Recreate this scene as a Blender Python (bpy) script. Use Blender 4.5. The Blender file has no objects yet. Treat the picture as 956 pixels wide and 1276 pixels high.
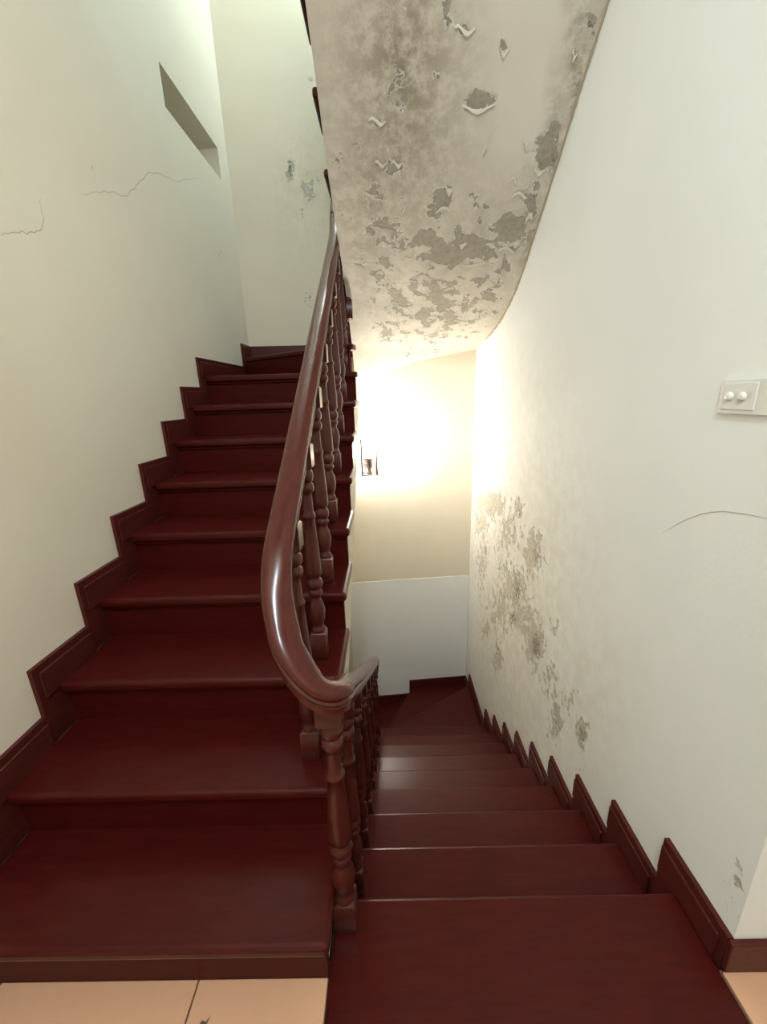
import bpy, bmesh, math, random
import numpy as np
from mathutils import Vector, Matrix

# ------------------------------------------------------------------ camera, light, exposure
scene = bpy.context.scene
col = scene.collection
FPX, YAW, PITCH, ROLL, CAMH = 500.0, 0.0117, 0.2841, -0.0314, 1.3465
CX, CY = 478.0, 638.0
def cam_axes():
    F = np.array([-math.sin(YAW)*math.cos(PITCH), math.cos(YAW)*math.cos(PITCH), -math.sin(PITCH)])
    Rt = np.array([math.cos(YAW), math.sin(YAW), 0.0]); U = np.cross(Rt, F)
    return (math.cos(ROLL)*Rt + math.sin(ROLL)*U, -math.sin(ROLL)*Rt + math.cos(ROLL)*U, F)
AR, AU, AF = cam_axes()
cd = bpy.data.cameras.new('camera')
cam = bpy.data.objects.new('camera', cd); col.objects.link(cam)
cd.sensor_width = 36.0; cd.sensor_fit = 'AUTO'; cd.lens = FPX/1276.0*36.0
cd.clip_start = 0.02; cd.clip_end = 60
cam.matrix_world = Matrix(((AR[0], AU[0], -AF[0], 0), (AR[1], AU[1], -AF[1], 0), (AR[2], AU[2], -AF[2], CAMH), (0, 0, 0, 1)))
scene.camera = cam

world = bpy.data.worlds.new('world'); scene.world = world; world.use_nodes = True
world.node_tree.nodes['Background'].inputs['Color'].default_value = (0.9, 0.95, 1.0, 1)
world.node_tree.nodes['Background'].inputs['Strength'].default_value = 0.0

def lamp(name, kind, loc, power, colour, size, rot=None):
    d = bpy.data.lights.new(name, kind); d.energy = power; d.color = colour
    if kind == 'AREA': d.shape = 'DISK'; d.size = size
    else: d.shadow_soft_size = size
    o = bpy.data.objects.new(name, d); col.objects.link(o); o.location = loc
    if rot: o.rotation_euler = rot
    return o
lamp('landing_ceiling_lamp_offscreen', 'POINT', (-0.05, -0.70, 3.0), 104, (0.88, 0.97, 1.0), 0.12)
lamp('upper_wall_lamp_offscreen', 'POINT', (-0.163, 3.37, 4.55), 64, (0.78, 0.97, 1.0), 0.10)
SCONCE = 640.0

vs = scene.view_settings
vs.view_transform = 'Standard'; vs.look = 'None'; vs.gamma = 1.0; vs.use_curve_mapping = False
vs.exposure = 0.12

# ------------------------------------------------------------------ dimensions (metres)
r, t = 0.165, 0.242              # riser, going
y1, Y0 = 0.5845, 0.7742          # first nosing going up / edge of the landing
XL, XR = -1.080, 0.7825          # plaster faces of the side walls
XE = -0.160                      # open tread ends of the flight going up
HS = 0.100                       # skirting height
TT = 0.035                       # tread thickness
STOREY = 22*r
def yback(x): return 3.462 + (x - XL)*(3.625 - 3.462)/(XR - XL)
rnd = random.Random(7)

# ------------------------------------------------------------------ helpers
def pix(P):
    d = np.asarray(P, float) - np.array([0, 0, CAMH])
    w = d @ AF; w = np.where(np.abs(w) < 1e-4, 1e-4, w)
    u = CX + FPX*(d @ AR)/w; v = CY - FPX*(d @ AU)/w
    u = np.where(w <= 0.02, -9999, u)
    return u, v
def ray(u, v):
    return AF + AR*(u - CX)/FPX + AU*(CY - v)/FPX
def on_x(u, v, x):
    d = ray(u, v); s = x/d[0]; return (x, s*d[1], CAMH + s*d[2])
def obj(name, verts, faces, mat, parent=None, smooth=None, bevel=None, seg=2):
    me = bpy.data.meshes.new(name)
    me.from_pydata([tuple(map(float, v)) for v in verts], [], faces)
    bm = bmesh.new(); bm.from_mesh(me); bmesh.ops.recalc_face_normals(bm, faces=bm.faces); bm.to_mesh(me); bm.free()
    me.materials.append(mat)
    if smooth is not None:
        me.polygons.foreach_set('use_smooth', [True]*len(me.polygons))
        me.set_sharp_from_angle(angle=math.radians(smooth))
    o = bpy.data.objects.new(name, me); col.objects.link(o)
    if parent: o.parent = parent
    if bevel:
        m = o.modifiers.new('bevel', 'BEVEL'); m.width = bevel; m.segments = seg; m.limit_method = 'ANGLE'
        m.angle_limit = math.radians(40)
    return o
def empty(name, loc=(0, 0, 0)):
    o = bpy.data.objects.new(name, None); col.objects.link(o); o.location = loc; o.empty_display_size = 0.1
    return o
def tag(o, label, cat=None, group=None, kind=None):
    o['label'] = label
    if cat: o['category'] = cat
    if group: o['group'] = group
    if kind: o['kind'] = kind
    return o
def box(name, x0, x1, a0, a1, z0, z1, mat, parent=None, bevel=None, seg=2):
    v = [(x, y, z) for x in (x0, x1) for y in (a0, a1) for z in (z0, z1)]
    f = [(0, 1, 3, 2), (4, 6, 7, 5), (0, 4, 5, 1), (2, 3, 7, 6), (0, 2, 6, 4), (1, 5, 7, 3)]
    return obj(name, v, f, mat, parent, bevel=bevel, seg=seg)
def prism(name, poly, z0, z1, mat, parent=None, bevel=None, seg=2):
    n = len(poly)
    v = [(p[0], p[1], z0) for p in poly] + [(p[0], p[1], z1) for p in poly]
    f = [tuple(range(n))[::-1], tuple(range(n, 2*n))] + [(i, (i+1) % n, n+(i+1) % n, n+i) for i in range(n)]
    return obj(name, v, f, mat, parent, bevel=bevel, seg=seg)
def prism_x(name, poly, x0, x1, mat, parent=None, bevel=None, seg=2):      # polygon in (y, z)
    n = len(poly)
    v = [(x0, p[0], p[1]) for p in poly] + [(x1, p[0], p[1]) for p in poly]
    f = [tuple(range(n))[::-1], tuple(range(n, 2*n))] + [(i, (i+1) % n, n+(i+1) % n, n+i) for i in range(n)]
    return obj(name, v, f, mat, parent, bevel=bevel, seg=seg)
def bar(name, a, b, w0, z0, z1, mat, parent=None, bevel=None):             # upright board from a to b in plan
    d = Vector((b[0]-a[0], b[1]-a[1])).normalized(); n = Vector((-d.y, d.x))*w0
    return prism(name, [(a[0], a[1]), (b[0], b[1]), (b[0]+n.x, b[1]+n.y), (a[0]+n.x, a[1]+n.y)], z0, z1, mat, parent, bevel)

# ------------------------------------------------------------------ materials
def new_mat(name):
    m = bpy.data.materials.new(name); m.use_nodes = True
    nt = m.node_tree; b = nt.nodes['Principled BSDF']
    return m, nt, b
class N:
    def __init__(s, nt): s.nt = nt
    def node(s, typ, **kw):
        n = s.nt.nodes.new(typ)
        for k, v in kw.items(): setattr(n, k, v)
        return n
    def put(s, sock, v):
        if isinstance(v, bpy.types.NodeSocket): s.nt.links.new(v, sock)
        elif isinstance(v, (tuple, list)) and len(v) == 3 and sock.type == 'RGBA': sock.default_value = (*v, 1)
        else: sock.default_value = v
    def math(s, op, a, b=0.0, c=None):
        n = s.node('ShaderNodeMath', operation=op); s.put(n.inputs[0], a); s.put(n.inputs[1], b)
        if c is not None: s.put(n.inputs[2], c)
        return n.outputs[0]
    def sstep(s, x, lo, hi, a=0.0, b=1.0):
        n = s.node('ShaderNodeMapRange', interpolation_type='SMOOTHSTEP')
        s.put(n.inputs['Value'], x); n.inputs['From Min'].default_value = lo; n.inputs['From Max'].default_value = hi
        n.inputs['To Min'].default_value = a; n.inputs['To Max'].default_value = b
        return n.outputs['Result']
    def coords(s, scale=(1, 1, 1)):
        c = s.node('ShaderNodeTexCoord'); m = s.node('ShaderNodeMapping'); m.inputs['Scale'].default_value = scale
        s.nt.links.new(c.outputs['Object'], m.inputs['Vector']); return m.outputs['Vector']
    def noise(s, vec, scale, detail=4, rough=0.55, dist=0.0):
        n = s.node('ShaderNodeTexNoise'); s.put(n.inputs['Vector'], vec)
        n.inputs['Scale'].default_value = scale; n.inputs['Detail'].default_value = detail
        n.inputs['Roughness'].default_value = rough; n.inputs['Distortion'].default_value = dist
        return n.outputs['Fac']
    def mix(s, fac, a, b):
        n = s.node('ShaderNodeMix', data_type='RGBA'); s.put(n.inputs['Factor'], fac)
        s.put(n.inputs['A'], a) if False else None
        s.put(n.inputs[6], a); s.put(n.inputs[7], b); return n.outputs[2]
    def attr(s, name):
        n = s.node('ShaderNodeAttribute', attribute_name=name); return n.outputs['Fac']
    def bump(s, h, strength, dist):
        n = s.node('ShaderNodeBump'); n.inputs['Strength'].default_value = strength; n.inputs['Distance'].default_value = dist
        s.put(n.inputs['Height'], h); return n.outputs['Normal']

def plaster(name, base, base2, bare, bare2, stain, peel_scale=16.0, amp=1.3):
    m, nt, b = new_mat(name); k = N(nt); co = k.coords()
    big = k.noise(co, 1.3, 3); fine = k.noise(co, 90, 5, 0.6); mid = k.noise(co, peel_scale, 9, 0.62, 0.3)
    spk = k.noise(co, 46, 7, 0.7)
    c = k.mix(k.sstep(big, 0.35, 0.68), base, base2)
    st = k.math('MULTIPLY', k.attr('stain'), k.sstep(k.noise(co, 15, 10, 0.74), 0.36, 0.62, 0.18, 1.0))
    c = k.mix(st, c, stain)
    p = k.math('ADD', k.attr('peel'), k.math('MULTIPLY', k.math('SUBTRACT', mid, 0.5), amp))
    fac = k.sstep(p, 0.485, 0.52)
    rim = k.math('MULTIPLY', k.sstep(p, 0.43, 0.485), k.sstep(p, 0.485, 0.50, 1.0, 0.0))
    cb = k.mix(k.sstep(spk, 0.35, 0.65), bare, bare2)
    c = k.mix(fac, c, cb)
    c = k.mix(k.math('MULTIPLY', rim, 0.7), c, (0.86, 0.83, 0.76))  # pale rim: highlight on the flake edges, painted into the colour
    md = k.math('ADD', k.attr('mould'), k.math('MULTIPLY', k.math('SUBTRACT', spk, 0.5), 1.9))
    c = k.mix(k.math('MULTIPLY', k.sstep(md, 0.52, 0.66), 0.85), c, (0.17, 0.15, 0.115))
    k.put(b.inputs['Base Color'], c); b.inputs['Roughness'].default_value = 0.75
    h = k.math('ADD', k.math('MULTIPLY', fac, -1.0), k.math('ADD', k.math('MULTIPLY', fine, 0.10), k.math('MULTIPLY', big, 0.5)))
    h = k.math('ADD', h, k.math('MULTIPLY', rim, 0.5))
    k.put(b.inputs['Normal'], k.bump(h, 0.8, 0.006))
    return m
def wood(name, dark, light, rough, stretch, coat=0.35, spec=0.08):
    m, nt, b = new_mat(name); k = N(nt); co = k.coords(stretch)
    g = k.noise(co, 9, 5, 0.55, 0.1); f = k.noise(co, 60, 4, 0.6)
    c = k.mix(k.sstep(g, 0.3, 0.72), dark, light)
    c = k.mix(k.sstep(f, 0.45, 0.8, 0.0, 0.12), c, tuple(0.7*x for x in dark))
    k.put(b.inputs['Base Color'], c)
    b.inputs['Roughness'].default_value = rough
    b.inputs['Specular IOR Level'].default_value = spec; b.inputs['Coat Weight'].default_value = coat; b.inputs['Coat Roughness'].default_value = rough*0.75
    k.put(b.inputs['Normal'], k.bump(k.math('ADD', g, k.math('MULTIPLY', f, 0.4)), 0.06, 0.002))
    return m
def plain(name, c, rough=0.5, metal=0.0, emit=None, strength=0.0):
    m, nt, b = new_mat(name); k = N(nt)
    n = k.noise(k.coords(), 35, 5)
    k.put(b.inputs['Base Color'], k.mix(n, tuple(0.95*x for x in c), tuple(min(1, 1.03*x) for x in c)))
    b.inputs['Roughness'].default_value = rough; b.inputs['Metallic'].default_value = metal
    if emit: b.inputs['Emission Color'].default_value = (*emit, 1); b.inputs['Emission Strength'].default_value = strength
    return m

M_WALL = plaster('cream_wall_paint', (0.72, 0.655, 0.53), (0.76, 0.70, 0.58), (0.40, 0.38, 0.31), (0.58, 0.55, 0.45), (0.52, 0.45, 0.30))
M_WALLR = plaster('white_wall_paint', (0.755, 0.780, 0.775), (0.79, 0.815, 0.81), (0.34, 0.33, 0.28), (0.66, 0.62, 0.50), (0.60, 0.54, 0.40), 20.0, 1.5)
M_SOFF = plaster('peeling_soffit_paint', (0.60, 0.56, 0.48), (0.66, 0.62, 0.54), (0.27, 0.245, 0.195), (0.37, 0.335, 0.27), (0.24, 0.20, 0.145), 13.0, 1.25)
M_WHITE = plain('fresh_white_plaster', (0.86, 0.87, 0.86), 0.6)
M_CEIL = plain('white_ceiling_paint', (0.75, 0.75, 0.72), 0.8)
M_STRING = plain('cream_stringer_paint', (0.66, 0.61, 0.50), 0.7)
WD, WLT = (0.046, 0.0042, 0.0034), (0.062, 0.0062, 0.005)
M_TREAD = wood('mahogany_tread', WD, WLT, 0.29, (1, 7, 7), 0.0, 0.19)
M_RISER = wood('mahogany_riser', WD, WLT, 0.38, (1, 7, 7), 0.0)
M_SKIRT = wood('mahogany_skirting', (0.060, 0.0105, 0.0085), (0.085, 0.016, 0.013), 0.34, (7, 1, 7), 0.0, 0.2)
M_RAIL = wood('mahogany_rail', (0.062, 0.0095, 0.0065), (0.078, 0.0125, 0.0085), 0.22, (7, 1, 4), 0.25, 0.25)
M_BAL = wood('mahogany_baluster', (0.058, 0.010, 0.0075), (0.072, 0.013, 0.0098), 0.28, (7, 7, 1), 0.2, 0.3)
M_TILE = plain('tan_floor_tile', (0.62, 0.35, 0.215), 0.6)
M_GROUT = plain('dark_floor_joint', (0.12, 0.07, 0.045), 0.8)
M_CRACK = plain('hairline_crack', (0.46, 0.41, 0.32), 0.9)
M_FLAKE = plain('flaking_paint', (0.62, 0.575, 0.49), 0.75)
M_SWITCH = plain('white_switch_plastic', (0.72, 0.72, 0.69), 0.35)
M_IRON = plain('dark_bronze_lamp_metal', (0.030, 0.016, 0.009), 0.6, 0.0)
M_GLOW = plain('lit_lamp_glass', (1, 0.93, 0.8), 0.4, 0.0, (1.0, 0.94, 0.83), SCONCE)

# ------------------------------------------------------------------ setting: walls
def blob_attr(P, blobs):
    if not blobs: return np.zeros(len(P))
    u, v = pix(P); out = np.zeros(len(P))
    for (a, b, ra, rb, s) in blobs:
        d = np.sqrt(((u-a)/ra)**2 + ((v-b)/rb)**2)
        out = np.maximum(out, s*np.clip(0.5 + 0.5*(1-d), 0, 1))
    return out
def set_attr(o, name, vals):
    a = o.data.attributes.new(name, 'FLOAT', 'POINT'); a.data.foreach_set('value', np.asarray(vals, dtype=np.float32))
def paint(o, peel=(), stain=(), mould=()):
    P = np.array([v.co[:] for v in o.data.vertices])
    set_attr(o, 'peel', blob_attr(P, peel)); set_attr(o, 'stain', blob_attr(P, stain)); set_attr(o, 'mould', blob_attr(P, mould))
def grid_lines(a, b, step, extra=()):
    n = max(1, int(round((b-a)/step)))
    g = [a + (b-a)*i/n for i in range(n+1)]
    g = [q for q in g if all(abs(q-e) > step*0.35 for e in extra)] + list(extra)
    return sorted(g)
def grid_wall(name, fn, A, B, mat, skip=None):
    v = [fn(a, b) for a in A for b in B]; nb = len(B)
    f = [(i*nb+j, (i+1)*nb+j, (i+1)*nb+j+1, i*nb+j+1) for i in range(len(A)-1) for j in range(len(B)-1)
         if not (skip and skip((A[i]+A[i+1])/2, (B[j]+B[j+1])/2))]
    return v, f
ZLO, ZHI = -3.9, 5.2
# left wall with the slot niche
NY0, NY1, NZ0, NZ1, ND = 2.546, 3.280, 2.793, 2.976, 0.30
A = grid_lines(-2.2, yback(XL), 0.05, (NY0, NY1)); B = grid_lines(ZLO, ZHI, 0.05, (NZ0, NZ1))
v, f = grid_wall('wall_left', lambda a, b: (XL, a, b), A, B, M_WALL, lambda a, b: NY0 < a < NY1 and NZ0 < b < NZ1)
n = len(v)
v += [(XL, NY0, NZ0), (XL, NY1, NZ0), (XL, NY1, NZ1), (XL, NY0, NZ1), (XL-ND, NY0, NZ0), (XL-ND, NY1, NZ0), (XL-ND, NY1, NZ1), (XL-ND, NY0, NZ1)]
f += [(n, n+1, n+5, n+4), (n+1, n+2, n+6, n+5), (n+2, n+3, n+7, n+6), (n+3, n, n+4, n+7), (n+4, n+5, n+6, n+7)]
wall_left = obj('wall_left', v, f, M_WALL)
tag(wall_left, 'cream painted plaster wall with a long slot niche above the rising stairs', kind='structure')
paint(wall_left, mould=[(110, 212, 5, 4, 0.75), (300, 330, 14, 10, 0.45), (273, 318, 5, 8, 0.6)])
# back wall
A = grid_lines(XL, XR, 0.04); B = grid_lines(ZLO, ZHI, 0.05)
v, f = grid_wall('wall_back', lambda a, b: (a, yback(a), b), A, B, M_WALL)
wall_back = obj('wall_back', v, f, M_WALL)
tag(wall_back, 'cream plaster wall at the turn of the stairs carrying the lit lamp', kind='structure')
paint(wall_back, peel=[(362, 215, 6, 22, 0.72), (384, 235, 12, 22, 0.62), (388, 100, 6, 10, 0.55)],
      stain=[(385, 230, 35, 60, 0.5)], mould=[(362, 210, 5, 25, 0.72), (378, 265, 9, 12, 0.6), (390, 98, 5, 6, 0.7), (385, 372, 8, 14, 0.6)])
xa, xb = -0.402, XR - 0.002
patch = obj('plaster_patch', [(xa, yback(xa)-0.004, -0.385), (xb, yback(xb)-0.004, -0.385), (xb, yback(xb)-0.004, ZLO), (xa, yback(xa)-0.004, ZLO),
                              (xa, yback(xa)+0.002, -0.385), (xb, yback(xb)+0.002, -0.385), (xb, yback(xb)+0.002, ZLO), (xa, yback(xa)+0.002, ZLO)],
            [(0, 1, 2, 3), (0, 4, 5, 1), (0, 3, 7, 4), (1, 5, 6, 2), (4, 7, 6, 5)], M_WHITE, wall_back)
patch['label'] = 'fresh white plaster on the lower wall'
# right wall
YC = 0.625
A = grid_lines(YC, 3.66, 0.025); B = grid_lines(ZLO, ZHI, 0.03)
v, f = grid_wall('wall_right', lambda a, b: (XR, a, b), A, B, M_WALLR)
wall_right = obj('wall_right', v, f, M_WALLR)
tag(wall_right, 'white plaster wall beside the descending stairs with mouldy flaking patches', kind='structure')
paint(wall_right,
      peel=[(612, 628, 22, 15, 0.86), (600, 650, 10, 26, 0.66), (647, 632, 7, 12, 0.72), (632, 665, 18, 30, 0.62), (664, 690, 13, 30, 0.78), (640, 735, 22, 40, 0.66),
            (600, 700, 10, 50, 0.58), (625, 760, 20, 35, 0.62), (667, 800, 13, 32, 0.80), (650, 770, 20, 22, 0.70), (685, 850, 12, 22, 0.62), (693, 900, 12, 30, 0.68),
            (724, 912, 9, 22, 0.76), (712, 872, 7, 20, 0.64), (620, 820, 7, 22, 0.68), (605, 785, 6, 16, 0.64), (690, 780, 9, 14, 0.58), (920, 1100, 12, 30, 0.61)],
      stain=[(640, 740, 70, 200, 0.75), (700, 870, 60, 90, 0.55)],
      mould=[(647, 640, 5, 12, 0.66), (668, 690, 7, 20, 0.68), (645, 735, 8, 30, 0.68), (640, 770, 7, 10, 0.78), (668, 805, 8, 22, 0.78), (702, 868, 5, 14, 0.68), (726, 915, 6, 18, 0.74),
             (695, 895, 7, 20, 0.58), (605, 690, 8, 40, 0.56), (625, 700, 14, 40, 0.54), (725, 960, 6, 6, 0.68), (915, 1120, 14, 30, 0.56)])
def crack(parent, pts, axis_x, w=0.0022, off=0.0006, name='crack', jit=0.006):
    P = [on_x(u, v, axis_x) for u, v in pts]
    Q = []
    for a, b in zip(P[:-1], P[1:]):
        n = 6
        for i in range(n):
            s = i/n; Q.append((a[1]+(b[1]-a[1])*s + rnd.uniform(-jit, jit), a[2]+(b[2]-a[2])*s + rnd.uniform(-jit, jit)))
    Q.append((P[-1][1], P[-1][2]))
    sx = off if axis_x < 0 else -off
    v = []; f = []
    for i, q in enumerate(Q):
        a = Q[max(0, i-1)]; b = Q[min(len(Q)-1, i+1)]
        d = Vector((b[0]-a[0], b[1]-a[1])).normalized(); ww = w*(0.35 + 0.65*math.sin(math.pi*(i+0.5)/len(Q)))*0.5
        v += [(axis_x+sx, q[0]-d.y*ww, q[1]+d.x*ww), (axis_x+sx, q[0]+d.y*ww, q[1]-d.x*ww)]
    f = [(2*i, 2*i+1, 2*i+3, 2*i+2) for i in range(len(Q)-1)]
    return obj(name, v, f, M_CRACK, parent)
crack(wall_left, [(103, 241), (130, 239), (160, 243), (172, 228), (188, 214), (205, 219), (216, 226), (250, 222)], XL, 0.0035)
crack(wall_left, [(2, 293), (28, 290), (50, 288), (54, 270), (50, 248)], XL, 0.003)
crack(wall_left, [(272, 322), (276, 312), (280, 320)], XL, 0.003)
crack(wall_right, [(826, 664), (850, 650), (875, 640), (900, 637), (930, 641), (956, 646), (985, 652)], XR, 0.0022, jit=0.0005)

wf = obj('wall_front', [(XR, YC, -0.3), (2.4, YC, -0.3), (2.4, YC, 3.5), (XR, YC, 3.5), (2.4, YC+0.12, -0.3), (2.4, YC+0.12, 3.5)],
         [(0, 1, 2, 3), (1, 4, 5, 2)], M_WALLR)
tag(wf, 'plaster wall face turning off at the landing corner', kind='structure')
wr = obj('wall_rear', [(XL, -2.2, -0.3), (2.4, -2.2, -0.3), (2.4, -2.2, 3.5), (XL, -2.2, 3.5)], [(0, 1, 2, 3)], M_WALL)
tag(wr, 'cream wall of the landing behind the viewer', kind='structure')
ws = obj('wall_side', [(2.4, -2.2, -0.3), (2.4, YC, -0.3), (2.4, YC, 3.5), (2.4, -2.2, 3.5)], [(0, 1, 2, 3)], M_WALL)
tag(ws, 'cream wall at the far side of the landing', kind='structure')
cl = box('ceiling_landing', XL, 2.4, -2.2, 0.55, 3.45, 3.63, M_CEIL)
tag(cl, 'white painted ceiling above the landing', kind='structure')
cu = box('ceiling_upper', XL-0.3, XR+0.1, 0.55, 3.8, ZHI, ZHI+0.1, M_CEIL)
tag(cu, 'white ceiling high above the stairwell', kind='structure')
fb = obj('floor_lower', [(XL, -2.2, ZLO), (XR, -2.2, ZLO), (XR, 3.8, ZLO), (XL, 3.8, ZLO)], [(0, 1, 2, 3)], M_TREAD)
tag(fb, 'dark floor of the storey below', kind='structure')

# ------------------------------------------------------------------ landing floor: tiles
floor = box('floor', XL, 2.4, -2.2, 0.62, -0.16, -0.006, M_GROUT)
tag(floor, 'tan floor of the landing laid with large square tiles', kind='structure')
TS, JT = 0.485, 0.004
PX0, PX1, PY0 = -0.176, 0.768, -0.10          # the wooden top tread let into the floor
tile_x = sorted([-0.49 + TS*i for i in range(-2, 7)])
def clip_rect(x0, x1, a0, a1):
    x0, x1, a0, a1 = max(x0, XL+0.002), min(x1, 2.395), max(a0, -2.195), min(a1, 0.6145)
    out = []
    if x1-x0 < 0.02 or a1-a0 < 0.02: return out
    if x1 <= PX0 or x0 >= PX1 or a1 <= PY0: return [(x0, x1, a0, a1)]
    if a0 < PY0: out.append((x0, x1, a0, PY0-JT))
    b0 = max(a0, PY0)
    if x0 < PX0: out.append((x0, PX0-0.001, b0, a1))
    if x1 > PX1: out.append((PX1+0.001, x1, b0, a1))
    return [q for q in out if q[1]-q[0] > 0.01 and q[3]-q[2] > 0.01]
for i in range(len(tile_x)):
    for j in range(-4, 2):
        for q in clip_rect(tile_x[i]+JT/2, tile_x[i]+TS-JT/2, 0.25+TS*j+JT/2, 0.25+TS*(j+1)-JT/2):
            box('floor_tile', q[0], q[1], q[2], q[3], -0.012, 0.0, M_TILE, floor, bevel=0.0015, seg=1)

sc = obj('scuff_mark', [(-0.462, 0.536, 0.0006), (-0.452, 0.548, 0.0006), (-0.444, 0.545, 0.0006), (-0.436, 0.556, 0.0006), (-0.440, 0.542, 0.0006), (-0.452, 0.541, 0.0006)], [(0, 1, 5), (1, 2, 4, 5), (2, 3, 4)], M_GROUT, floor)

# ------------------------------------------------------------------ stairs going up
LX0 = XL + 0.012
up = tag(empty('stair_flight', (-0.6, y1, 0)), 'dark mahogany stair flight climbing along the niche wall', 'staircase')
def P_(o, parent):                       # keep world position under a shifted empty
    o.parent = parent; o.matrix_parent_inverse = Matrix.Translation(-parent.location); return o
def yk(k): return y1 + (k-1)*t
for k in range(1, 10):
    if k < 9:
        P_(box('tread', LX0, XE, yk(k), yk(k+1)+0.05, k*r-TT, k*r, M_TREAD, bevel=0.012, seg=3), up)
    rs = P_(box('riser', LX0, XE-0.014, yk(k)+0.03, yk(k)+0.05, (k-1)*r, k*r-TT, M_RISER), up)
    box('cove_moulding', LX0, XE-0.010, yk(k)+0.016, yk(k)+0.031, k*r-TT-0.014, k*r-TT, M_RISER, rs, bevel=0.006, seg=2)
# turning winders at the top of the flight
C0 = (-0.205, 2.66)
XBK = lambda x: (x, yback(x)-0.018)
w9 = [(LX0, yk(9)), (XE, yk(9)), (XE, 2.60), (-0.19, 2.64), (LX0, 3.300)]
w10 = [(-0.185, 2.605), (-0.17, 2.67), (-0.555, yback(-0.555)-0.018), (LX0, yback(XL)-0.018), (LX0, 3.262), (-0.205, 2.612)]
w11 = [(-0.240, 2.80), (-0.575, yback(-0.575)-0.018), (0.195, yback(0.195)-0.018), (-0.06, 3.10), (-0.228, 3.02)]
w12 = [(-0.10, 2.86), (0.17, yback(0.17)-0.018), (XR-0.018, yback(XR)-0.018), (XR-0.018, 3.40), (0.0, 2.80)]
w13 = [(-0.10, 2.69), (XR-0.018, 3.42), (XR-0.018, 2.57), (-0.255, 2.57), (-0.255, 2.66)]
for k, w in ((9, w9), (10, w10), (11, w11), (12, w12), (13, w13)):
    P_(prism('winder_tread', w, k*r-TT, k*r, M_TREAD, bevel=0.010, seg=2), up)
P_(bar('riser', (-0.20, 2.650), (LX0, 3.300), 0.02, 9*r, 10*r-TT, M_RISER), up)
P_(bar('riser', (-0.232, 2.76), (-0.56, yback(-0.56)-0.02), 0.02, 10*r, 11*r-TT, M_RISER), up)
P_(bar('riser', (0.0, 3.12), (0.18, yback(0.18)-0.02), 0.02, 11*r, 12*r-TT, M_RISER), up)
P_(bar('riser', (0.02, 2.86), (XR-0.02, 3.43), 0.02, 12*r, 13*r-TT, M_RISER), up)
P_(box('riser_ends', -0.246, -0.226, 2.765, 2.80, 10*r-0.04, 12*r+0.03, M_RISER, bevel=0.004), up)  # plain board standing in for the inner ends of the turning risers
# plastered string under the open tread ends
zs = lambda y: -0.234 + 0.682*y - 0.43
prof = []
for k in range(1, 10):
    prof += [(yk(k)+0.045, (k-1)*r-TT if k > 1 else 0.0), (yk(k)+0.045, k*r-TT)]
prof += [(2.70, 9*r-TT), (2.70, zs(2.70)), (zs and (0.0+0.664)/0.682, 0.0)]
P_(prism_x('stringer', prof, LX0+0.001, XE-0.018, M_STRING), up)

# ------------------------------------------------------------------ stairs going down
dn = tag(empty('stair_flight', (0.3, Y0, 0)), 'dark mahogany stair flight descending beside the flaking white wall', 'staircase')
RX0, RX1 = -0.160, XR - 0.018
P_(box('landing_tread', PX0, RX1, PY0, Y0, -TT, 0.0015, M_TREAD, bevel=0.010, seg=3), dn)
for k in range(0, 9):
    if k: P_(box('tread', RX0, RX1, Y0+(k-1)*t-0.05, Y0+k*t, -k*r-TT, -k*r, M_TREAD, bevel=0.010, seg=3), dn)
    P_(box('riser', RX0, RX1, Y0+k*t-0.05, Y0+k*t-0.03, -(k+1)*r, -k*r-TT, M_RISER), dn)
CB = (-0.20, 2.74)
d9 = [(RX0-0.03, 2.66), (RX1, 2.66), (RX1, 3.395), (CB[0]+0.02, CB[1]+0.015)]
d10 = [(CB[0], CB[1]-0.02), (RX1, 3.36), (RX1, yback(XR)-0.018), (0.195, yback(0.195)-0.018), (CB[0]-0.005, CB[1]+0.02)]
d11 = [(CB[0], CB[1]), (0.225, yback(0.225)-0.018), (-0.555, yback(-0.555)-0.018), (CB[0]-0.05, CB[1])]
d12 = [(CB[0]-0.02, CB[1]), (-0.53, yback(-0.53)-0.018), (LX0, yback(XL)-0.018), (LX0, 3.26), (CB[0]-0.05, CB[1]-0.03)]
d13 = [(CB[0]-0.03, CB[1]), (LX0, 3.29), (LX0, 2.52), (-0.16, 2.52)]
for k, w in ((9, d9), (10, d10), (11, d11), (12, d12), (13, d13)):
    P_(prism('winder_tread', w, -k*r-TT, -k*r, M_TREAD, bevel=0.008, seg=2), dn)
P_(bar('riser', (RX1, 3.375), (CB[0]+0.02, CB[1]-0.01), 0.02, -10*r, -9*r-TT, M_RISER), dn)
P_(bar('riser', (0.18, yback(0.18)-0.02), (CB[0]-0.005, CB[1]), 0.02, -11*r, -10*r-TT, M_RISER), dn)
P_(bar('riser', (-0.53, yback(-0.53)-0.02), (CB[0]-0.03, CB[1]), 0.02, -12*r, -11*r-TT, M_RISER), dn)

# ------------------------------------------------------------------ flight overhead (seen from below)
ov = tag(empty('stair_flight', (0.3, 1.7, 3.0)), 'overhead stair flight whose dark tread ends jut past the peeling soffit', 'staircase')
OX0 = -0.257; OS = -0.20
for j in range(1, 9):
    zt = STOREY - j*r + 0.06
    P_(box('tread', OX0, XR-0.002, Y0+OS+(j-1)*t-0.02, Y0+OS+j*t, zt-TT, zt, M_TREAD, bevel=0.010, seg=2), ov)
    P_(box('riser', OX0+0.03, XR-0.002, Y0+OS+j*t-0.05, Y0+OS+j*t-0.03, zt-r, zt-TT, M_RISER), ov)
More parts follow.
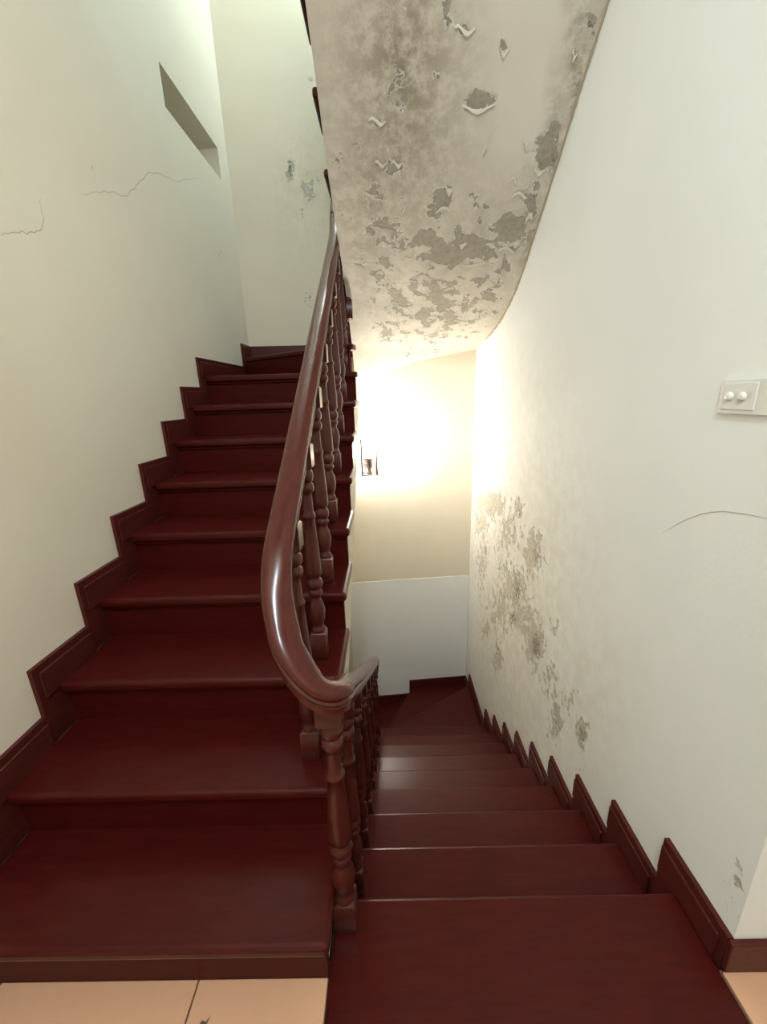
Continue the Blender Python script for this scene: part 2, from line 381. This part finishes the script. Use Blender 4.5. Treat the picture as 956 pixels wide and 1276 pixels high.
# plaster soffit: lofted between inner edge and wall line
inner = [(-0.222, 0.56, 3.36), (-0.222, 1.20, 2.93), (-0.222, 1.72, 2.575), (-0.222, 1.92, 2.435), (-0.222, 2.12, 2.285), (-0.222, 2.40, 2.135), (-0.222, 2.60, 2.045), (-0.222, 2.76, 1.955),
         (-0.222, 2.95, 1.79), (-0.222, 3.10, 1.64), (-0.224, 3.22, 1.50), (-0.226, 3.31, 1.40), (-0.229, 3.38, 1.36), (-0.234, 3.45, 1.345)]
outer = [(XR, 0.56, 3.54), (XR, 1.20, 3.03), (XR, 1.755, 2.579), (XR, 1.92, 2.445), (XR, 2.10, 2.29), (XR, 2.36, 2.08), (XR, 2.57, 1.925), (XR, 2.78, 1.835),
         (XR, 3.05, 1.765), (XR, 3.62, 1.687), (0.416, yback(0.416), 1.631), (0.146, yback(0.146), 1.582), (-0.06, yback(-0.06), 1.524), (-0.238, yback(-0.238), 1.366)]
def catmull(P, n):
    P = [np.array(p, float) for p in P]; out = []
    for i in range(len(P)-1):
        p0 = P[max(i-1, 0)]; p1 = P[i]; p2 = P[i+1]; p3 = P[min(i+2, len(P)-1)]
        for j in range(n):
            s = j/n
            out.append(0.5*((2*p1) + (-p0+p2)*s + (2*p0-5*p1+4*p2-p3)*s*s + (-p0+3*p1-3*p2+p3)*s**3))
    out.append(P[-1]); return out
SUB, NW = 12, 60
IN = catmull(inner, SUB)
OUT = catmull(outer[:10], SUB)[:-1] + catmull(outer[9:], SUB)
SV = [tuple(a + (b-a)*w/NW) for a, b in zip(IN, OUT) for w in range(NW+1)]
ns = len(IN)
SF = [(i*(NW+1)+j, (i+1)*(NW+1)+j, (i+1)*(NW+1)+j+1, i*(NW+1)+j+1) for i in range(ns-1) for j in range(NW)]
nb = len(SV)                               # string face closing the inner edge up to the treads
for p in IN:
    SV.append((p[0], p[1], p[2] + (0.36 if p[1] < 2.6 else max(0.06, 0.36-(p[1]-2.6)*0.55))))
SF += [(i*(NW+1), (i+1)*(NW+1), nb+i+1, nb+i) for i in range(ns-1)]
soff = obj('ceiling', SV, SF, M_SOFF, smooth=40)
tag(soff, 'sloping stair soffit with stained peeling cream paint over the descending stairs', kind='structure')
PEEL = [(545, 378, 100, 66, .57), (480, 300, 55, 140, .50), (600, 300, 95, 70, .52), (670, 230, 40, 90, .46), (500, 90, 60, 150, .42), (553, 247, 16, 20, .84), (538, 262, 14, 14, .66), (535, 298, 28, 16, .84), (520, 320, 18, 10, .7), (585, 305, 34, 22, .82), (560, 322, 24, 12, .78), (636, 287, 24, 24, .86), (681, 190, 18, 28, .84),
        (692, 165, 9, 18, .72), (597, 124, 21, 13, .84), (627, 56, 8, 12, .72), (578, 36, 9, 8, .70), (736, 26, 12, 12, .70), (655, 246, 14, 8, .70), (480, 326, 16, 16, .68), (490, 285, 20, 20, .62),
        (495, 372, 26, 20, .66), (540, 366, 24, 12, .62), (612, 370, 18, 16, .64), (560, 395, 34, 12, .58), (480, 412, 20, 16, .60), (635, 330, 14, 14, .66), (593, 255, 6, 10, .66), (552, 15, 30, 26, .60),
        (470, 155, 14, 10, .62), (492, 210, 18, 20, .60), (445, 180, 7, 8, .6), (664, 262, 8, 14, .62)]
STAIN = [(500, 80, 62, 190, 1.0), (465, 250, 45, 120, .8), (590, 295, 70, 60, .5), (420, 150, 30, 200, .4), (470, 200, 50, 80, .55), (500, 290, 60, 70, .45), (440, 40, 40, 120, .28), (560, 330, 110, 70, .40), (722, 100, 14, 130, 1.0), (695, 200, 12, 80, 1.0), (660, 310, 12, 70, 1.0), (480, 400, 70, 70, .40),
         (755, 10, 12, 40, .7), (625, 385, 40, 22, .5), (735, 60, 12, 60, .6)]
MOULD = [(422, 198, 12, 18, .60), (427, 260, 7, 12, .62), (445, 178, 7, 8, .60), (716, 110, 7, 80, .58), (690, 195, 6, 50, .56), (735, 50, 8, 60, .56), (665, 270, 7, 50, .54), (610, 390, 22, 14, .5), (475, 420, 16, 14, .5), (400, 100, 20, 30, .35), (555, 245, 12, 8, .5)]
paint(soff, PEEL, STAIN, MOULD)
JP = [p for p in OUT if p[1] < 3.30 and abs(p[0]-XR) < 1e-6]
JV = []; JF = []
for i, p in enumerate(JP):
    w_ = 0.006 + 0.007*abs(math.sin(i*1.7)*math.sin(i*0.37)) ; z_ = rnd.uniform(-0.003, 0.003)
    JV += [(XR-0.0015, p[1], p[2]-w_+z_), (XR-0.004-w_*0.6, p[1], p[2]+z_*0.3-0.001)]
JF = [(2*i, 2*i+1, 2*i+3, 2*i+2) for i in range(len(JP)-1)]
jo = obj('wall_joint', JV, JF, plain('brown_damp_joint', (0.34, 0.28, 0.19), 0.9), soff, smooth=60)
# curled paint flakes hanging from the soffit
from mathutils.bvhtree import BVHTree
bvh = BVHTree.FromPolygons([Vector(p) for p in SV[:nb]], SF[:(ns-1)*NW])
flakes = [(579, 38, 20, 6), (596, 136, 34, 8), (470, 152, 18, 9), (553, 262, 20, 6), (560, 238, 8, 10), (548, 330, 26, 4), (590, 330, 34, 5), (632, 312, 22, 5), (660, 272, 8, 14), (672, 215, 12, 5), (655, 180, 5, 22),
          (648, 244, 18, 4), (508, 312, 16, 5), (473, 340, 14, 5), (474, 205, 12, 4), (494, 205, 12, 4), (592, 262, 8, 5), (577, 306, 9, 7), (500, 382, 20, 5), (530, 345, 22, 4), (560, 360, 16, 4), (540, 395, 18, 4),
          (575, 400, 22, 4), (610, 352, 14, 4), (625, 345, 10, 6), (480, 425, 16, 4), (508, 443, 6, 6), (555, 412, 18, 4), (604, 187, 4, 12), (640, 225, 8, 4), (628, 66, 9, 4), (715, 70, 5, 5)]
for (u, v_, wpx, hpx) in flakes:
    hit = bvh.ray_cast(Vector((0, 0, CAMH)), Vector(ray(u, v_)).normalized())
    if hit[0] is None: continue
    p, nrm, dist = hit[0], hit[1], hit[3]
    if nrm.z > 0: nrm = -nrm
    ax = Vector((1, 0, 0)); ax = (ax - nrm*ax.dot(nrm)).normalized(); ay = nrm.cross(ax)
    if ay.z > 0: ay = -ay
    W = wpx*dist/FPX*0.42; Hh = min(hpx, 4 if wpx > 12 else 8)*dist/FPX*0.8
    nu, nv_ = 7, 4; vv = []; ff = []
    ph = rnd.uniform(0, 6)
    for a in range(nu):
        s = -1 + 2*a/(nu-1); L = Hh*(0.45 + 0.55*math.cos(s*1.5))*(1+0.3*math.sin(5*s+ph))
        for b in range(nv_):
            q = b/(nv_-1)
            vv.append(p + ax*(s*W) + ay*(L*(q-0.7)*0.9) + nrm*(0.0008 + 0.012*q*q*min(1, Hh/0.05)) + ay*(0.012*math.sin(3*s+ph)))
    ff = [(a*nv_+b, (a+1)*nv_+b, (a+1)*nv_+b+1, a*nv_+b+1) for a in range(nu-1) for b in range(nv_-1)]
    fo = obj('paint_flake', vv, ff, M_FLAKE, soff, smooth=60)
    sm = fo.modifiers.new('thick', 'SOLIDIFY'); sm.thickness = 0.0012

# ------------------------------------------------------------------ skirtings
def stepped(name, rects, x0, x1, label, face):
    """one continuous stepped backing board, with a raised moulded board on every step"""
    v = []; f = []
    for (a0, a1, z0, z1) in rects:
        n = len(v)
        v += [(x, y, z) for x in (x0, x1) for y in (a0, a1) for z in (z0, z1)]
        f += [tuple(n+i for i in q) for q in ((0, 1, 3, 2), (4, 6, 7, 5), (0, 4, 5, 1), (2, 3, 7, 6), (0, 2, 6, 4), (1, 5, 7, 3))]
    root = tag(obj(name, v, f, M_SKIRT), label, kind='structure')
    for (a0, a1, z0, z1) in rects:
        zz = z1 - HS
        box('skirting_board', *(sorted((face, face + (0.006 if face > x0 else -0.006)))), a0+0.018, a1-0.002, zz-0.012, z1-0.022, M_SKIRT, root, bevel=0.004, seg=2)
    return root
DL, DR = -0.068, 0.073
rects = [(yk(k)+DL, yk(k+1)+DL, max(0.0, (k-1)*r), k*r+HS) for k in range(1, 9)]
rects.append((yk(9)+DL, 3.262, 8*r, 9*r+HS)); rects.append((3.262, yback(XL), 9*r, 10*r+HS))
rects.insert(0, (-2.2, yk(1)+DL, 0.0, HS))
stepped('baseboard_left', rects, XL, XL+0.014, 'dark mahogany stepped skirting along the niche wall', XL+0.014)
rects = [(YC, Y0+DR, -r, HS)] + [(Y0+(k-1)*t+DR, Y0+k*t+DR, -(k+1)*r, -k*r+HS) for k in range(1, 9)]
rects.append((Y0+8*t+DR, 3.43, -10*r, -9*r+HS)); rects.append((3.43, yback(XR), -11*r, -10*r+HS))
stepped('baseboard_right', rects, XR-0.014, XR, 'dark mahogany sawtooth skirting down the flaking white wall', XR-0.014)
def back_skirt(name, segs, label):
    v = []; f = []
    for (x0, x1, z0, z1) in segs:
        n = len(v)
        for x in (x0, x1):
            for d in (0.0, -0.016):
                for z in (z0, z1): v.append((x, yback(x)+d, z))
        f += [tuple(n+i for i in q) for q in ((0, 1, 3, 2), (4, 6, 7, 5), (0, 4, 5, 1), (2, 3, 7, 6), (0, 2, 6, 4), (1, 5, 7, 3))]
    return tag(obj(name, v, f, M_SKIRT, bevel=0.004), label, kind='structure')
back_skirt('baseboard_back', [(0.175, XR-0.014, -11*r, -10*r+HS), (-0.575, 0.175, -12*r, -11*r+HS), (XL+0.014, -0.575, -13*r, -12*r+HS)], 'dark mahogany skirting behind the lower turning steps')
back_skirt('baseboard_upper', [(XL+0.014, -0.575, 9*r, 10*r+HS), (-0.575, 0.0, 10*r, 11*r+HS)], 'dark mahogany skirting behind the upper turning steps')
tag(box('baseboard_front', XR-0.014, 2.39, YC-0.014, YC, 0.0, HS, M_SKIRT, bevel=0.004), 'brown skirting at the wall face beyond the landing corner', kind='structure')

# ------------------------------------------------------------------ railing
rail_t = tag(empty('stair_railing', (-0.19, 0.7, 0)), 'polished mahogany stair railing with turned balusters and a swept handrail turn', 'railing')
zu = lambda y: 0.466 + 0.682*y
zl = lambda y: 1.228 - 0.682*y
XU, XD = -0.252, -0.133
path = [(XD, 1.0, STOREY+zl(1.0)), (XD, 1.8, STOREY+zl(1.8)), (XD, 2.5, STOREY+zl(2.5)), (XD, 2.64, 3.02), (-0.15, 2.76, 2.86), (-0.20, 2.82, 2.70), (-0.243, 2.80, 2.55), (-0.255, 2.71, 2.385), (XU, 2.58, zu(2.58)+0.01)]
path += [(XU, y, zu(y)) for y in (2.3, 1.9, 1.5, 1.2, 1.0, 0.88)]
path += [(-0.250, 0.82, 1.020), (-0.240, 0.765, 0.958), (-0.212, 0.712, 0.888), (-0.172, 0.685, 0.835), (-0.138, 0.682, 0.800), (-0.119, 0.705, 0.777), (-0.118, 0.76, 0.742), (-0.120, 0.85, 0.676), (-0.124, 0.98, 0.580)]
path += [(XD, y, zl(y)) for y in (1.3, 1.7, 2.1, 2.5)]
path += [(XD, 2.62, -0.575), (-0.145, 2.74, -0.72), (-0.20, 2.82, -0.95), (-0.25, 2.75, -1.20), (XU, 2.58, -1.40), (XU, 2.3, -3.63+zu(2.3)), (XU, 1.4, -3.63+zu(1.4))]
half = [(0.0, 0.0), (0.012, -0.001), (0.023, -0.005), (0.030, -0.012), (0.034, -0.021), (0.032, -0.028), (0.0255, -0.031), (0.030, -0.035), (0.032, -0.038), (0.030, -0.042), (0.0255, -0.044), (0.027, -0.047), (0.027, -0.051), (0.0265, -0.054), (0.0265, -0.062)]
prof = half + [(-a, b) for a, b in half[::-1][:-1]]
def sweep(name, pts, prof, mat, n=10):
    Q = catmull(pts, n); V = []; F = []; m = len(prof)
    for i, p in enumerate(Q):
        d = Q[min(i+1, len(Q)-1)] - Q[max(i-1, 0)]
        h = np.array([d[0], d[1], 0.0]); h /= max(1e-9, np.linalg.norm(h)); s = np.array([-h[1], h[0], 0.0])
        T = d/np.linalg.norm(d); up = np.cross(T, s); up = up if up[2] > 0 else -up
        up = 0.5*up + 0.5*np.array([0, 0, 1.0])
        for a, b in prof: V.append(p + s*a + up*b)
    F = [(i*m+j, i*m+(j+1) % m, (i+1)*m+(j+1) % m, (i+1)*m+j) for i in range(len(Q)-1) for j in range(m)]
    F += [tuple(range(m)), tuple(range((len(Q)-1)*m, len(Q)*m))]
    return obj(name, V, F, mat, smooth=50)
P_(sweep('handrail', path, prof, M_RAIL), rail_t)

def baluster_mesh(L, k=1.0, mat=M_BAL):
    """turned baluster standing on z=0: square block, vase, beads, tapering shaft, beads, square block"""
    sq = 0.0235*k; top0 = 0.565/0.72*L
    f = L/0.72
    ring = [(.098, .021), (.104, .0225), (.112, .020), (.118, .0165), (.128, .0175), (.145, .0225), (.172, .0255), (.195, .0225), (.212, .0165), (.222, .014), (.228, .0155), (.232, .019), (.240, .021), (.248, .019),
            (.252, .0165), (.258, .0205), (.270, .0245), (.283, .0225), (.290, .0175), (.297, .0185), (.306, .0235), (.315, .0235), (.36, .0225), (.44, .0185), (.490, .0155), (.494, .0185), (.500, .0195), (.506, .0165),
            (.512, .0145), (.56, .013), (.572, .013), (.577, .0185), (.587, .0215), (.598, .0195), (.604, .0145), (.610, .019), (.621, .0225), (.633, .0215), (.641, .017), (.646, .0165), (.650, .020)]
    ns_ = 14; V = []; F = []
    for z, rr in ring:
        for i in range(ns_):
            a = 2*math.pi*i/ns_; V.append((rr*k*math.cos(a), rr*k*math.sin(a), z*f))
    for i in range(len(ring)-1):
        for j in range(ns_): F.append((i*ns_+j, i*ns_+(j+1) % ns_, (i+1)*ns_+(j+1) % ns_, (i+1)*ns_+j))
    def blk(z0, z1):
        c = 0.003; n = len(V)
        for z, w in ((z0, sq-c), (z0+c, sq), (z1-c*2, sq), (z1, sq-c*2)):
            V.extend([(-w, -w, z), (w, -w, z), (w, w, z), (-w, w, z)])
        F.append((n+3, n+2, n+1, n)); F.append((n+12, n+13, n+14, n+15))
        for q in range(3):
            for j in range(4): F.append((n+q*4+j, n+q*4+(j+1) % 4, n+q*4+4+(j+1) % 4, n+q*4+4+j))
    blk(0.0, 0.100*f); blk(0.648*f, L)
    me = bpy.data.meshes.new('baluster'); me.from_pydata(V, [], F); me.materials.append(mat)
    me.polygons.foreach_set('use_smooth', [True]*len(me.polygons)); me.set_sharp_from_angle(angle=math.radians(55))
    return me
LB = 0.722
bal_me = baluster_mesh(LB, 1.08)
def baluster(x, y, z0, ztop, me=None, L=LB):
    o = bpy.data.objects.new('baluster', me or bal_me); col.objects.link(o)
    o.location = (x, y, z0); o.scale = (1, 1, (ztop-z0)/L); return P_(o, rail_t)
for k in range(2, 10):
    y = yk(k) + 0.115
    baluster(-0.244, y, k*r, zu(y)-0.056)
baluster(-0.255, 2.72, 10*r, 2.37); baluster(-0.215, 2.80, 11*r, 2.62)
nm = baluster_mesh(0.72, 1.22)
baluster(-0.140, 0.722, 0.0, 0.735, nm, 0.72)
for k in range(1, 9):
    y = Y0 + (k-0.5)*t
    baluster(XD, y, -k*r, zl(y)-0.045 + (0.02 if k == 1 else 0))
baluster(-0.16, 2.76, -9*r, -0.80)
for j in range(2, 9):
    y = Y0 + (j-0.5)*t
    if y > 1.05: baluster(XD, y, STOREY-j*r, STOREY+zl(y)-0.050)

# ------------------------------------------------------------------ wall lamp on the back wall
lx = -0.163; ly = yback(lx)
ang = math.atan2(3.625-3.462, XR-XL)
wl = tag(empty('wall_lamp', (lx, ly, 0.70)), 'lit lattice lantern wall lamp in dark bronze on the cream wall', 'lamp')
wl.rotation_euler = (0, 0, ang)
W2, D0, D1, HT = 0.062, -0.115, -0.235, 0.30
box('back_plate', -0.040, 0.040, -0.012, 0.0, 0.03, 0.27, M_IRON, wl, bevel=0.003)
box('mount_arm', -0.010, 0.010, -0.120, -0.008, 0.09, 0.13, M_IRON, wl)
for sx in (-1, 1):
    for yy in (D0-0.004, D1+0.004):
        box('post', sx*W2-0.007, sx*W2+0.007, yy-0.006, yy+0.006, 0.0, HT, M_IRON, wl, bevel=0.0015, seg=1)
for z in (0.0, 0.135, HT-0.009):
    for yy in (D0-0.004, D1+0.004): box('rail', -W2, W2, yy-0.004, yy+0.004, z, z+0.009, M_IRON, wl)
    for sx in (-1, 1): box('rail', sx*W2-0.004, sx*W2+0.004, D1, D0, z, z+0.009, M_IRON, wl)
for z in (0.070, 0.100):
    for sx in (-1, 1): box('lattice_bar', *sorted((sx*0.020, sx*W2)), D1, D1+0.007, z, z+0.006, M_IRON, wl)
for x in (-0.034, -0.012, 0.012, 0.034):
    box('lattice_bar', x-0.0025, x+0.0025, D1, D1+0.006, 0.142, 0.185, M_IRON, wl)
box('base_bar', -0.016, 0.016, D1, D0, 0.0, 0.006, M_IRON, wl)
def lathe(name, prof, mat, parent, loc, ns=20):
    V = [(loc[0]+rr*math.cos(2*math.pi*i/ns), loc[1]+rr*math.sin(2*math.pi*i/ns), loc[2]+z) for z, rr in prof for i in range(ns)]
    F = [(i*ns+j, i*ns+(j+1) % ns, (i+1)*ns+(j+1) % ns, (i+1)*ns+j) for i in range(len(prof)-1) for j in range(ns)]
    F += [tuple(range(ns))[::-1], tuple(range((len(prof)-1)*ns, len(prof)*ns))]
    return obj(name, V, F, mat, parent, smooth=50)
lathe('lamp_holder', [(0, .022), (0.01, .022), (0.015, .016), (0.11, .016), (0.12, .024), (0.135, .024)], M_IRON, wl, (0, -0.175, 0.004), 12)
g = lathe('lamp_shade', [(0, .024), (0.01, .036), (0.05, .040), (0.10, .038), (0.135, .030), (0.145, .018)], M_GLOW, wl, (0, -0.175, 0.140))
g['label'] = 'glowing glass shade'

# ------------------------------------------------------------------ light switch on the right wall
SY0, SY1, SZ0, SZ1 = 0.838, 0.968, 1.281, 1.357
sw = tag(empty('light_switch', (XR, (SY0+SY1)/2, SZ0)), 'white double light switch plate on the white wall above the landing', 'switch')
P_(box('face_plate', XR-0.009, XR, SY0, SY1, SZ0, SZ1, M_SWITCH, bevel=0.003, seg=2), sw)
rk = P_(box('rocker_panel', XR-0.0115, XR-0.008, SY0+0.032, SY1-0.012, SZ0+0.010, SZ1-0.008, M_SWITCH, bevel=0.002, seg=2), sw)
for yy in (0.935, 0.902):
    b_ = lathe('switch_button', [(0, .010), (0.003, .010), (0.006, .008), (0.008, .004)], M_SWITCH, None, (0, 0, 0), 18)
    b_.rotation_euler = (0, math.radians(-90), 0); b_.location = (XR-0.011, yy, 1.319)
    bpy.context.view_layer.update()
    b_.parent = rk
